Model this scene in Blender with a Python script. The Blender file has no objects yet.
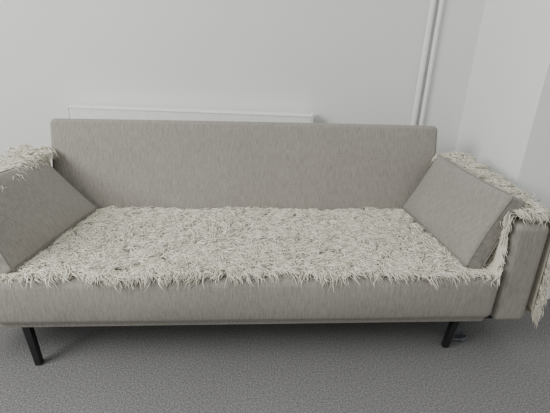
import bpy, math, numpy as np
from mathutils import Matrix, Vector
rng=np.random.default_rng(7)
scene=bpy.context.scene
COL=scene.collection

# ------------------------------------------------------------ materials
def mat(name):
    m=bpy.data.materials.new(name); m.use_nodes=True
    nt=m.node_tree; b=nt.nodes['Principled BSDF']
    return m,nt,b
def N(nt,t,**k):
    n=nt.nodes.new(t)
    for a,v in k.items():
        if a in n.inputs: n.inputs[a].default_value=v
        else: setattr(n,a,v)
    return n
def ramp(nt,stops):
    n=nt.nodes.new('ShaderNodeValToRGB'); cr=n.color_ramp
    while len(cr.elements)<len(stops): cr.elements.new(.5)
    for e,(p,c) in zip(cr.elements,stops):
        e.position=p; e.color=(*c,1)
    return n
def plain(name,c,rough=.5,metal=0,nscale=20,amt=.04):
    m,nt,b=mat(name)
    tc=N(nt,'ShaderNodeTexCoord'); no=N(nt,'ShaderNodeTexNoise',Scale=nscale,Detail=4.0)
    nt.links.new(tc.outputs['Object'],no.inputs['Vector'])
    r=ramp(nt,[(.3,[v*(1-amt) for v in c]),(.7,[min(1,v*(1+amt)) for v in c])])
    nt.links.new(no.outputs['Fac'],r.inputs['Fac']); nt.links.new(r.outputs['Color'],b.inputs['Base Color'])
    b.inputs['Roughness'].default_value=rough; b.inputs['Metallic'].default_value=metal
    return m
def wallmat(name,c):
    m=plain(name,c,.85,nscale=1.5,amt=.012); nt=m.node_tree; b=nt.nodes['Principled BSDF']
    tc=N(nt,'ShaderNodeTexCoord'); no=N(nt,'ShaderNodeTexNoise',Scale=90.0,Detail=3.0)
    bu=N(nt,'ShaderNodeBump',Strength=.05,Distance=.004)
    nt.links.new(tc.outputs['Object'],no.inputs['Vector']); nt.links.new(no.outputs['Fac'],bu.inputs['Height'])
    nt.links.new(bu.outputs['Normal'],b.inputs['Normal']); return m
def fabric(name,c,sc1=(350,40,26)):
    m,nt,b=mat(name)
    tc=N(nt,'ShaderNodeTexCoord')
    def st(scale,mult,detail=2.0):
        mp=N(nt,'ShaderNodeMapping'); mp.inputs['Scale'].default_value=mult
        no=N(nt,'ShaderNodeTexNoise',Scale=scale,Detail=detail)
        nt.links.new(tc.outputs['Object'],mp.inputs['Vector']); nt.links.new(mp.outputs['Vector'],no.inputs['Vector'])
        return no
    a=st(1,sc1); d=st(1,(90,380,380)); e=st(3,(1,1,1))
    mx=N(nt,'ShaderNodeMath',operation='ADD'); mx.inputs[1].default_value=-.375; nt.links.new(a.outputs['Fac'],mx.inputs[0])
    mu=N(nt,'ShaderNodeMath',operation='MULTIPLY_ADD'); mu.inputs[1].default_value=.6
    nt.links.new(d.outputs['Fac'],mu.inputs[0]); nt.links.new(mx.outputs[0],mu.inputs[2])
    mu2=N(nt,'ShaderNodeMath',operation='MULTIPLY_ADD'); mu2.inputs[1].default_value=.15
    nt.links.new(e.outputs['Fac'],mu2.inputs[0]); nt.links.new(mu.outputs[0],mu2.inputs[2])
    r=ramp(nt,[(.22,[v*.74 for v in c]),(.5,c),(.78,[v*1.22 for v in c])])
    nt.links.new(mu2.outputs[0],r.inputs['Fac']); nt.links.new(r.outputs['Color'],b.inputs['Base Color'])
    b.inputs['Roughness'].default_value=.9; b.inputs['Sheen Weight'].default_value=.1
    b.inputs['Specular IOR Level'].default_value=.2
    bu=N(nt,'ShaderNodeBump',Strength=.35,Distance=.002)
    nt.links.new(mu.outputs[0],bu.inputs['Height']); nt.links.new(bu.outputs['Normal'],b.inputs['Normal'])
    return m
def carpetmat():
    m,nt,b=mat('carpet')
    tc=N(nt,'ShaderNodeTexCoord')
    n1=N(nt,'ShaderNodeTexNoise',Scale=160.0,Detail=3.0); n2=N(nt,'ShaderNodeTexVoronoi',Scale=170.0); n3=N(nt,'ShaderNodeTexNoise',Scale=2.0,Detail=3.0)
    n1.inputs['Roughness'].default_value=.75
    for n in (n1,n2,n3): nt.links.new(tc.outputs['Object'],n.inputs['Vector'])
    r=ramp(nt,[(.33,(.098,.097,.097)),(.5,(.184,.182,.182)),(.67,(.30,.297,.295))])
    nt.links.new(n1.outputs['Fac'],r.inputs['Fac'])
    r3=ramp(nt,[(.3,(.93,.93,.93)),(.7,(1.0,1.0,1.0))]); nt.links.new(n3.outputs['Fac'],r3.inputs['Fac'])
    mx=N(nt,'ShaderNodeMix',data_type='RGBA',blend_type='MULTIPLY'); mx.inputs[0].default_value=1
    nt.links.new(r.outputs['Color'],mx.inputs[6]); nt.links.new(r3.outputs['Color'],mx.inputs[7])
    nt.links.new(mx.outputs[2],b.inputs['Base Color'])
    b.inputs['Roughness'].default_value=.95; b.inputs['Specular IOR Level'].default_value=.1
    bu=N(nt,'ShaderNodeBump',Strength=.4,Distance=.004); nt.links.new(n2.outputs['Distance'],bu.inputs['Height'])
    nt.links.new(bu.outputs['Normal'],b.inputs['Normal']); return m
def furmat():
    m,nt,b=mat('shaggy_wool')
    g=N(nt,'ShaderNodeNewGeometry')
    r=ramp(nt,[(0,(.58,.54,.44)),(.25,(.70,.665,.56)),(.7,(.77,.74,.64)),(1,(.83,.805,.72))])
    nt.links.new(g.outputs['Random Per Island'],r.inputs['Fac']); nt.links.new(r.outputs['Color'],b.inputs['Base Color'])
    b.inputs['Roughness'].default_value=.9; b.inputs['Sheen Weight'].default_value=.1
    b.inputs['Specular IOR Level'].default_value=.05
    return m
M_FAB=fabric('grey_woven_fabric',(.281,.264,.236))
M_PIL=fabric('grey_woven_pillow_fabric',(.274,.259,.234),(300,45,45))
M_WALL=wallmat('white_wall_paint',(.755,.765,.740)); M_WALL_LIT=wallmat('white_wall_paint_lit',(.85,.86,.855))  # second wall colour is lighter: side light on the right wall painted in
M_CARP=carpetmat(); M_FUR=furmat()
M_BLK=plain('black_metal',(.012,.012,.013),.4); M_WHT=plain('white_enamel',(.83,.84,.82),.4)
M_BASE=plain('dark_underside_cloth',(.04,.04,.04),.9); M_CAB=plain('grey_cable',(.09,.10,.115),.5)
M_BACKING=plain('throw_backing',(.60,.56,.47),.95)

# ------------------------------------------------------------ mesh helpers
def mesh(name,V,F,m,parent=None,smooth=True):
    me=bpy.data.meshes.new(name); me.from_pydata([tuple(v) for v in V],[],F); me.update()
    if smooth: me.polygons.foreach_set('use_smooth',[True]*len(me.polygons))
    me.materials.append(m); o=bpy.data.objects.new(name,me); COL.objects.link(o)
    if parent: o.parent=parent
    return o
def axis_samples(h,r,n,k=4):
    a=[h-r+r*math.tan(math.pi/4*i/k) for i in range(1,k+1)]
    mid=list(np.linspace(-(h-r),h-r,n))
    return [-v for v in reversed(a)]+mid+a
def rbox(h,r,n,fn=None):
    ax=[axis_samples(h[i],r,n[i]) for i in range(3)]
    V=[];F=[];idx={}
    def vid(p):
        k=tuple(round(c,6) for c in p)
        if k not in idx: idx[k]=len(V); V.append(p)
        return idx[k]
    for a in range(3):
        b,c=(a+1)%3,(a+2)%3
        for s in (-1,1):
            for i in range(len(ax[b])-1):
                for j in range(len(ax[c])-1):
                    q=[]
                    for (ii,jj) in ((i,j),(i+1,j),(i+1,j+1),(i,j+1)):
                        p=[0,0,0];p[a]=s*h[a];p[b]=ax[b][ii];p[c]=ax[c][jj]; q.append(vid(tuple(p)))
                    F.append(q if s>0 else q[::-1])
    V=np.array(V); hh=np.array(h)
    q=np.clip(V,-(hh-r),hh-r); d=V-q; L=np.linalg.norm(d,axis=1,keepdims=True); L[L==0]=1
    P=q+d/L*r
    if fn is not None: P=fn(P)
    return P,F
def tube(pts,r,m,name,parent=None,closed=False,sides=8):
    P=np.array(pts,float); n=len(P); V=[];F=[]
    for i in range(n):
        if closed: t=P[(i+1)%n]-P[i-1]
        else: t=P[min(i+1,n-1)]-P[max(i-1,0)]
        t/=np.linalg.norm(t)+1e-9
        ref=np.array([0,0,1.]) if abs(t[2])<.9 else np.array([1.,0,0])
        a=np.cross(t,ref);a/=np.linalg.norm(a);b=np.cross(t,a)
        for k in range(sides):
            th=2*math.pi*k/sides; V.append(P[i]+r*(a*math.cos(th)+b*math.sin(th)))
    for i in range(n if closed else n-1):
        for k in range(sides):
            i2=(i+1)%n;k2=(k+1)%sides
            F.append([i*sides+k,i*sides+k2,i2*sides+k2,i2*sides+k])
    if not closed:
        F.append(list(range(sides))[::-1]); F.append([(n-1)*sides+k for k in range(sides)])
    return mesh(name,V,F,m,parent)
def box(name,lo,hi,m,parent=None,bev=0):
    x0,y0,z0=lo;x1,y1,z1=hi
    V=[(x0,y0,z0),(x1,y0,z0),(x1,y1,z0),(x0,y1,z0),(x0,y0,z1),(x1,y0,z1),(x1,y1,z1),(x0,y1,z1)]
    F=[[0,3,2,1],[4,5,6,7],[0,1,5,4],[1,2,6,5],[2,3,7,6],[3,0,4,7]]
    o=mesh(name,V,F,m,parent,False)
    if bev:
        b=o.modifiers.new('b','BEVEL');b.width=bev;b.segments=3
    return o
def empty(name,loc=(0,0,0)):
    e=bpy.data.objects.new(name,None);COL.objects.link(e);return e
def rrect(hx,hy,r,n=6,m=20):
    pts=[]
    for cx,cy,a0 in ((hx-r,hy-r,0),(-hx+r,hy-r,90),(-hx+r,-hy+r,180),(hx-r,-hy+r,270)):
        for i in range(n+1):
            a=math.radians(a0+90*i/n); pts.append((cx+r*math.cos(a),cy+r*math.sin(a)))
    out=[]
    for i in range(len(pts)):
        p,q=pts[i],pts[(i+1)%len(pts)]; out.append(p)
        if math.hypot(p[0]-q[0],p[1]-q[1])>r:
            for k in range(1,m): out.append((p[0]+(q[0]-p[0])*k/m,p[1]+(q[1]-p[1])*k/m))
    return out

# ------------------------------------------------------------ room
wa=math.radians(-5.4)
wx=np.array([math.cos(wa),math.sin(wa)]); wo=np.array([math.sin(wa),-math.cos(wa)])
CR=np.array([1.356,.62])
def W(s,off,z=0):
    p=CR-wx*s+wo*off; return (p[0],p[1],z)
def prism(name,pts,z0,z1,m,parent=None,bev=0):
    n=len(pts);V=[(p[0],p[1],z0) for p in pts]+[(p[0],p[1],z1) for p in pts]
    F=[list(range(n))[::-1],[n+i for i in range(n)]]+[[i,(i+1)%n,n+(i+1)%n,n+i] for i in range(n)]
    o=mesh(name,V,F,m,parent,False)
    if bev: b=o.modifiers.new('b','BEVEL');b.width=bev;b.segments=2
    return o
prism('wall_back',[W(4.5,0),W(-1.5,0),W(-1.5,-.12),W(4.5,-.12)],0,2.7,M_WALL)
prism('wall_right',[W(0,-.0),W(0,.792),W(-1.5,.792),W(-1.5,0)],0,2.7,M_WALL_LIT)
box('floor',(-4,-4.5,-.05),(4,1.3,0),M_CARP)
prism('baseboard_back',[W(4.4,0.0),W(0,0.0),W(0,.015),W(4.4,.015)],0,.08,M_WHT)

# radiator behind the sofa
rad=empty('panel_radiator')
s1=2.50;s0=.955;dz=.022
prism('top_grille',[W(s1,.035),W(s0,.035),W(s0,.115),W(s1,.115)],.772+dz,.783+dz,M_WHT,rad,.003)
prism('front_panel',[W(s1-.01,.105),W(s0+.01,.105),W(s0+.01,.112),W(s1-.01,.112)],.25,.772+dz,M_WHT,rad)
prism('back_panel',[W(s1-.01,.038),W(s0+.01,.038),W(s0+.01,.046),W(s1-.01,.046)],.25,.772+dz,M_WHT,rad)
prism('end_cap_left',[W(s1,.035),W(s1-.008,.035),W(s1-.008,.115),W(s1,.115)],.25,.775+dz,M_WHT,rad)
prism('end_cap_right',[W(s0+.008,.035),W(s0-.0,.035),W(s0-.0,.115),W(s0+.008,.115)],.25,.79+dz,M_WHT,rad)
for i,s in enumerate((2.2,1.25)):
    prism('bracket_%d'%i,[W(s,.001),W(s-.03,.001),W(s-.03,.04),W(s,.04)],.3,.75,M_WHT,rad)
    prism('foot_%d'%i,[W(s,.05),W(s-.03,.05),W(s-.03,.1),W(s,.1)],0,.26,M_WHT,rad)

pp=empty('heating_pipes')
for i,s in enumerate((.257,.306)):
    x,y,_=W(s,.02); tube([(x,y,z) for z in np.linspace(0.0,2.68,12)],.0125 if i==0 else .016,M_WHT,'pipe_%d'%(i+1),pp,sides=14)
for i,z in enumerate((.5,1.95)):
    prism('clip_%d'%i,[W(.33,.001),W(.24,.001),W(.24,.014),W(.33,.014)],z,z+.02,M_WHT,pp)

# ------------------------------------------------------------ sofa
sofa=empty('sofa')
hx,hy,hz=.9925,.3275,.1
def seatfn(P):
    P=P.copy(); x,y,z=P[:,0],P[:,1],P[:,2]
    u=x/hx
    front=np.clip((-y-(hy-.06))/.06,0,1)
    P[:,1]-=front*.016*(1-(z/hz)**2)*(1-u**8)
    P[:,1]+=front*.0025*np.sin(x*9+1.3)*np.cos(z*14)
    P[:,2]+=np.where(z>0,.004*(1-u**6)*(1-(y/hy)**4),0)
    return P+np.array([0,-.3275,.3235])
V,F=rbox((hx,hy,hz),.032,(60,14,8),seatfn)
mesh('seat',V,F,M_FAB,sofa)
V,F=rbox((.975,.305,.02),.008,(10,6,3),lambda P:P+np.array([0,-.322,.214])); mesh('seat_frame',V,F,M_FAB,sofa)
tube([(x,-.640-.004,.2305) for x in np.linspace(-.965,.965,60)],.0028,M_FAB,'seat_seam',sofa,sides=6)
# back
th=math.radians(20)
hbx,hbn,hbh=.9925,.06,.275
def toback(P):
    P=np.atleast_2d(P); x,n,h=P[:,0],P[:,1]+hbn,P[:,2]+hbh-.10
    return np.stack([x,.004+h*math.sin(th)+n*math.cos(th),.43+h*math.cos(th)-n*math.sin(th)],1)
def backfn(P):
    P=P.copy();x,n,h=P[:,0],P[:,1],P[:,2]
    g=(1-(x/hbx)**8)*(1-(h/hbh)**4)
    P[:,1]+=np.where(n<0,-1,1)*.006*g*(abs(n)/hbn)
    P[:,0]*=1+.010*np.clip(h/hbh,0,1)
    P[:,2]+=.003*(1-(x/hbx)**2)*(h>0)*(h/hbh)
    return toback(P)
V,F=rbox((hbx,hbn,hbh),.028,(50,4,16),backfn); mesh('backrest',V,F,M_FAB,sofa)
# arms
for sgn,nm in ((1,'right'),(-1,'left')):
    def armfn(P):
        P=P.copy();x,y,z=P[:,0],P[:,1],P[:,2]
        P[:,0]+=np.sign(x)*.004*(1-(y/.38)**4)*(1-(z/.222)**4)
        P[:,0]+=-(z/.222)*.004
        P[:,2]+=np.maximum(0,z/.222)*.03*(y/.38+1)/2
        P=P+np.array([1.072,-.262,.424]); P[:,0]*=sgn; return P
    V,F=rbox((.068,.38,.222),.026,(5,20,12),armfn)
    if sgn<0: F=[f[::-1] for f in F]
    mesh('arm_'+nm,V,F,M_FAB,sofa)
    box('arm_rail_'+nm,(min(sgn*.80,sgn*1.12),-.60,.188),(max(sgn*.80,sgn*1.12),-.575,.201),M_BLK,sofa,.003)
    box('arm_rail_rear_'+nm,(min(sgn*.80,sgn*1.12),-.12,.188),(max(sgn*.80,sgn*1.12),-.095,.201),M_BLK,sofa,.003)
box('rail_front',(-.9,-.565,.172),(.9,-.54,.197),M_BLK,sofa,.003)
box('rail_rear',(-.9,-.10,.172),(.9,-.075,.197),M_BLK,sofa,.003)
box('underside',(-.95,-.6,.192),(.95,-.04,.2),M_BASE,sofa)
def leg(name,top,bot,w=.015):
    V=[];
    for (p,ww) in ((bot,w*.85),(top,w)):
        for dx,dy in ((-1,-1),(1,-1),(1,1),(-1,1)): V.append((p[0]+dx*ww,p[1]+dy*ww,p[2]))
    F=[[0,3,2,1],[4,5,6,7],[0,1,5,4],[1,2,6,5],[2,3,7,6],[3,0,4,7]]
    o=mesh(name,V,F,M_BLK,sofa,False);b=o.modifiers.new('b','BEVEL');b.width=.003;b.segments=2
leg('leg_front_left',(-.878,-.60,.197),(-.858,-.61,0)); leg('leg_front_right',(.890,-.575,.197),(.880,-.55,0))
leg('leg_rear_left',(-.862,-.09,.197),(-.868,-.07,0)); leg('leg_rear_right',(.862,-.09,.197),(.868,-.07,0))

# ------------------------------------------------------------ pillows
PT=.040
def pillow(name,bf,bb,lean,sgn,twist,PH):
    bf=Vector(bf);bb=Vector(bb)
    X=(bb-bf).normalized(); c=(bb+bf)/2
    side=Vector((X.y,-X.x,0))
    if side.x*sgn<0: side=-side
    Y=(Vector((0,0,1))*math.cos(lean)+side*math.sin(lean))
    Z=(Vector((0,0,1))*math.sin(lean)-side*math.cos(lean))
    cen=c+Y*PH-Z*PT
    if X.cross(Y).dot(Z)<0: X=-X
    fs=-1 if X.y>0 else 1
    M=Matrix(((X.x,Y.x,Z.x,cen.x),(X.y,Y.y,Z.y,cen.y),(X.z,Y.z,Z.z,cen.z),(0,0,0,1)))
    hx,hy,hz=.300,PH,PT
    def warp(P):
        P=P.copy();x,y,z=P[:,0].copy(),P[:,1].copy(),P[:,2].copy()
        u=np.clip(x/hx,-1,1);v=np.clip(y/hy,-1,1);g=(1-u**4)*(1-v**4)
        P[:,2]+=np.sign(z)*(abs(z)/hz)*.020*g
        P[:,0]-=x*.03*(1-v*v)*abs(u); P[:,1]-=y*.04*(1-u*u)*abs(v)*(y>0)
        P[:,2]+=.002*np.sin(x*23+y*11)*g
        P[:,2]+=(y+hy)*twist*fs*u
        return P
    V,F=rbox((hx,hy,hz),.016,(30,20,5),warp)
    o=empty(name); o.matrix_world=M
    mesh('cushion',V,F,M_PIL,o)
    for i,s in enumerate((-1,1)):
        lp=np.array([(a,b,s*(hz-.005)) for a,b in rrect(hx-.001,hy-.001,.016,5,16)])
        tube(warp(lp),.0022,M_PIL,'piping_%d'%(i+1),o,closed=True,sides=6)
    return o
pillow('throw_pillow',(.850,-.600,.450),(.800,-.02,.450),math.radians(25),1,.04,.163)
pillow('throw_pillow',(-.862,-.615,.450),(-.750,-.05,.450),math.radians(36),-1,.16,.174)

# ------------------------------------------------------------ shaggy throw
half=[(0,.430),(.955,.430),(.978,.440),(.988,.47),(.986,.625),(.992,.652),(1.012,.668),(1.10,.668),(1.130,.660),(1.150,.632),(1.160,.57),(1.172,.25)]
path=[(-x,z) for x,z in reversed(half[1:])]+half
PX=np.array(path); seg=np.linalg.norm(np.diff(PX,axis=0),axis=1); S=np.concatenate([[0],np.cumsum(seg)])
Tot=S[-1]
def sec(s):
    x=np.interp(s,S,PX[:,0]); z=np.interp(s,S,PX[:,1])
    e=.012
    x2=np.interp(np.minimum(s+e,Tot),S,PX[:,0]);z2=np.interp(np.minimum(s+e,Tot),S,PX[:,1])
    x1=np.interp(np.maximum(s-e,0),S,PX[:,0]);z1=np.interp(np.maximum(s-e,0),S,PX[:,1])
    tx,tz=x2-x1,z2-z1; l=np.hypot(tx,tz); tx/=l;tz/=l
    return x,z,tx,tz,-tz,tx
def rise(z,y): return np.clip((z-.45)/.2,0,1)*.032*np.clip((y+.62)/.72,0,1)
def limits(s):
    x,z,*_=sec(s); ax=abs(x)
    fr=-.628+.008*np.sin(x*5+1)+.006*np.sin(x*17)
    fr=np.where(ax>.985,-.600,fr); fr=np.where(ax>1.135,-.63,fr)
    bk=np.where((ax>1.0),.105,-.012)
    return fr,bk
ns,ny=220,46
ss=np.linspace(0,Tot,ns); x,z,tx,tz,nx,nz=sec(ss); fr,bk=limits(ss)
V=[];F=[]
for i in range(ns):
    for j in range(ny):
        yv=fr[i]+(bk[i]-fr[i])*j/(ny-1)
        V.append((x[i],yv,z[i]+rise(z[i],yv)))
for i in range(ns-1):
    for j in range(ny-1):
        a=i*ny+j; F.append([a,a+ny,a+ny+1,a+1])
Vb=np.array(V); Fb=np.array(F)
NL=76000
s=rng.uniform(0,Tot,NL)
s=np.where(rng.uniform(0,1,NL)<.17,np.where(rng.uniform(0,1,NL)<.5,rng.uniform(0,.75,NL),Tot-rng.uniform(0,.75,NL)),s)
fr,bk=limits(s); t=rng.uniform(0,1,NL); y=fr+(bk-fr)*t
x,z,tx,tz,nx,nz=sec(s)
def nf(a,b,k,ph): return np.sin(a*k+ph)*np.cos(b*k*1.3+ph*2)+.6*np.sin(a*k*2.3-b*k*1.9+ph*3)
cell=.026
def seeds(i,j):
    h1=(np.sin(i*127.1+j*311.7)*43758.5453)%1.0; h2=(np.sin(i*269.5+j*183.3)*43758.5453)%1.0; h3=(np.sin(i*419.2+j*371.9)*43758.5453)%1.0
    return (i+h1)*cell,(j+h2)*cell-2,h3
ci=np.floor(s/cell).astype(int);cj=np.floor((y+2)/cell).astype(int)
bd=np.full(NL,9.);bs=np.zeros(NL);by=np.zeros(NL);bh=np.zeros(NL)
for a in (-1,0,1):
    for b in (-1,0,1):
        u_,v_,h_=seeds(ci+a,cj+b); d=np.hypot(u_-s,v_-y); k=d<bd
        bd=np.where(k,d,bd);bs=np.where(k,u_,bs);by=np.where(k,v_,by);bh=np.where(k,h_,bh)
ang=2*math.pi*bh*.40+1.4*nf(bs,by,4.5,.7)+rng.normal(0,.36,NL)-2.3
ds,dy=np.cos(ang),np.sin(ang)
down=-np.sign(tz)
ds=np.where(abs(tz)>.5,down*1.2+ds*.6,ds)
edge=np.clip((fr+.05-y)/.05,0,1); dy=dy-edge*.9
l=np.hypot(ds,dy);ds/=l;dy/=l
L=rng.uniform(.032,.062,NL); lift=rng.uniform(.005,.017,NL)*(.6+.8*bh); rad=rng.uniform(.0010,.0022,NL)
lift=lift*(1-.5*np.clip((y+.08)/.08,0,1)*(abs(x)<.98))
pull=.5
ts=(bs-s)*pull; ty=(by-y)*pull
und=((x>0)&(x>.845-.05*np.clip((y+.6)/.58,0,1))|(x<0)&(x<-.855+.11*np.clip((y+.6)/.58,0,1)))&(abs(x)<.975)
innerarm=(abs(x)>=.975)&(abs(x)<1.0)&(z<.65)
lift=np.where(und,.002,lift); lift=np.where(innerarm,.005,lift); L=np.where(und,L*.6,L)
vert=(abs(tz)>.5)&(~innerarm); lift=np.where(vert,lift*1.5,lift)
topa=(abs(x)>1.0)&(z>.62); lift=np.where(topa,lift*1.5,lift)
T=np.stack([tx,np.zeros(NL),tz],1); Yv=np.tile(np.array([0,1.,0]),(NL,1))
D=T*ds[:,None]+Yv*dy[:,None]; Nn=np.stack([nx,np.zeros(NL),nz],1)
Wd=np.cross(D,Nn)
base=np.stack([x,y,z+rise(z,y)],1)+Nn*.002
curl=rng.normal(0,.008,NL); cph=rng.uniform(0,6.28,NL)*.3+bh*6.28; droop=edge*rng.uniform(.008,.045,NL)
tt=[0,.2,.4,.6,.8,1.0]; rr=[.9,1.1,1.1,1.0,.8,.3]; nr=len(tt)
rings=[]
for t_,r_ in zip(tt,rr):
    c=base+D*(L*t_)[:,None]+T*(ts*t_)[:,None]+Yv*(ty*t_)[:,None]
    c=c+Nn*(lift*math.sin(math.pi*min(1,t_*.78+.08))+.001)[:,None]+Wd*(curl*np.sin(t_*7+cph)+.007*np.sin(t_*6+bh*20)*t_)[:,None]
    c[:,2]-=droop*t_**2
    r3=(rad*r_)[:,None]
    for (a,b) in ((-1.3,-.45),(1.3,-.45),(0,.9)):
        rings.append(c+Wd*r3*a+Nn*r3*b)
LV=np.stack(rings,1)
yy=LV[:,:,1]; lim=np.maximum(0,(LV[:,:,2]-.43))*math.tan(th)-.002
LV[:,:,1]=np.where((abs(LV[:,:,0])<1.0)&(yy>lim),lim-.001*(yy-lim),yy)
LF=[]
for k in range(nr-1):
    for q in range(3):
        a=k*3+q;b=k*3+(q+1)%3; LF.append([a,b,b+3,a+3])
LF=np.array(LF); nb=len(Vb)
allV=np.concatenate([Vb,LV.reshape(-1,3)])
offs=(nb+np.arange(NL)*nr*3)[:,None,None]
allF=np.concatenate([Fb,(LF[None]+offs).reshape(-1,4)])
me=bpy.data.meshes.new('shaggy_throw_blanket')
me.vertices.add(len(allV)); me.vertices.foreach_set('co',allV.ravel())
me.loops.add(allF.size); me.loops.foreach_set('vertex_index',allF.ravel().astype(np.int32))
me.polygons.add(len(allF)); me.polygons.foreach_set('loop_start',np.arange(0,allF.size,4,dtype=np.int32))
me.polygons.foreach_set('loop_total',np.full(len(allF),4,dtype=np.int32))
me.materials.append(M_BACKING); me.materials.append(M_FUR)
mi=np.ones(len(allF),dtype=np.int32); mi[:len(Fb)]=0
me.update(calc_edges=True); me.polygons.foreach_set('material_index',mi)
me.polygons.foreach_set('use_smooth',np.ones(len(allF),dtype=bool)); me.validate()
o=bpy.data.objects.new('shaggy_throw_blanket',me);COL.objects.link(o)

# ------------------------------------------------------------ cable bundle by the right leg
pts=[]
for i in range(70):
    a=i/69*2*math.pi*2.6; r=.028+.006*math.sin(i*.9)
    pts.append((.955+r*1.3*math.cos(a),-.50+r*math.sin(a),.008+.010*i/69+.006*math.sin(a*1.7)**2))
pts+=[(.99+.02*k,-.47+.06*k,.012) for k in range(1,6)]
tube(pts,.0055,M_CAB,'power_cable',None,sides=8)

# ------------------------------------------------------------ light
w=bpy.data.worlds.new('w');scene.world=w;w.use_nodes=True
nt=w.node_tree;bg=nt.nodes['Background'];bg.inputs[1].default_value=.92
tc=N(nt,'ShaderNodeTexCoord');sx=N(nt,'ShaderNodeSeparateXYZ');nt.links.new(tc.outputs['Generated'],sx.inputs[0])
rp=ramp(nt,[(0,(.36,.365,.36)),(.3,(.70,.705,.695)),(1,(1.25,1.265,1.24))])
nt.links.new(sx.outputs['Z'],rp.inputs['Fac']);nt.links.new(rp.outputs['Color'],bg.inputs[0])
def area(name,loc,tgt,sx,sy,e,c):
    l=bpy.data.lights.new(name,'AREA');l.shape='RECTANGLE';l.size=sx;l.size_y=sy;l.energy=e;l.color=c
    o=bpy.data.objects.new(name,l);COL.objects.link(o);o.location=loc
    o.rotation_euler=(Vector(tgt)-Vector(loc)).to_track_quat('-Z','Y').to_euler();return o
area('window_light',(-3.0,-2.0,2.4),(.6,0,.8),1.8,1.5,135,(1,.998,.975))

# ------------------------------------------------------------ camera
pi_,ya,ro=[math.radians(a) for a in (22.9767,4.2763,1.9979)]
fw=np.array([math.sin(ya)*math.cos(pi_),math.cos(ya)*math.cos(pi_),-math.sin(pi_)])
r=np.array([math.cos(ya),-math.sin(ya),0]);u=np.cross(r,fw)
c,s_=math.cos(ro),math.sin(ro); r,u=c*r+s_*u,-s_*r+c*u
cam=bpy.data.cameras.new('camera');cam.sensor_width=36;cam.lens=419.87*36/550
co=bpy.data.objects.new('camera',cam);COL.objects.link(co)
co.matrix_world=Matrix(((r[0],u[0],-fw[0],-.0174),(r[1],u[1],-fw[1],-1.9978),(r[2],u[2],-fw[2],1.2961),(0,0,0,1)))
scene.camera=co
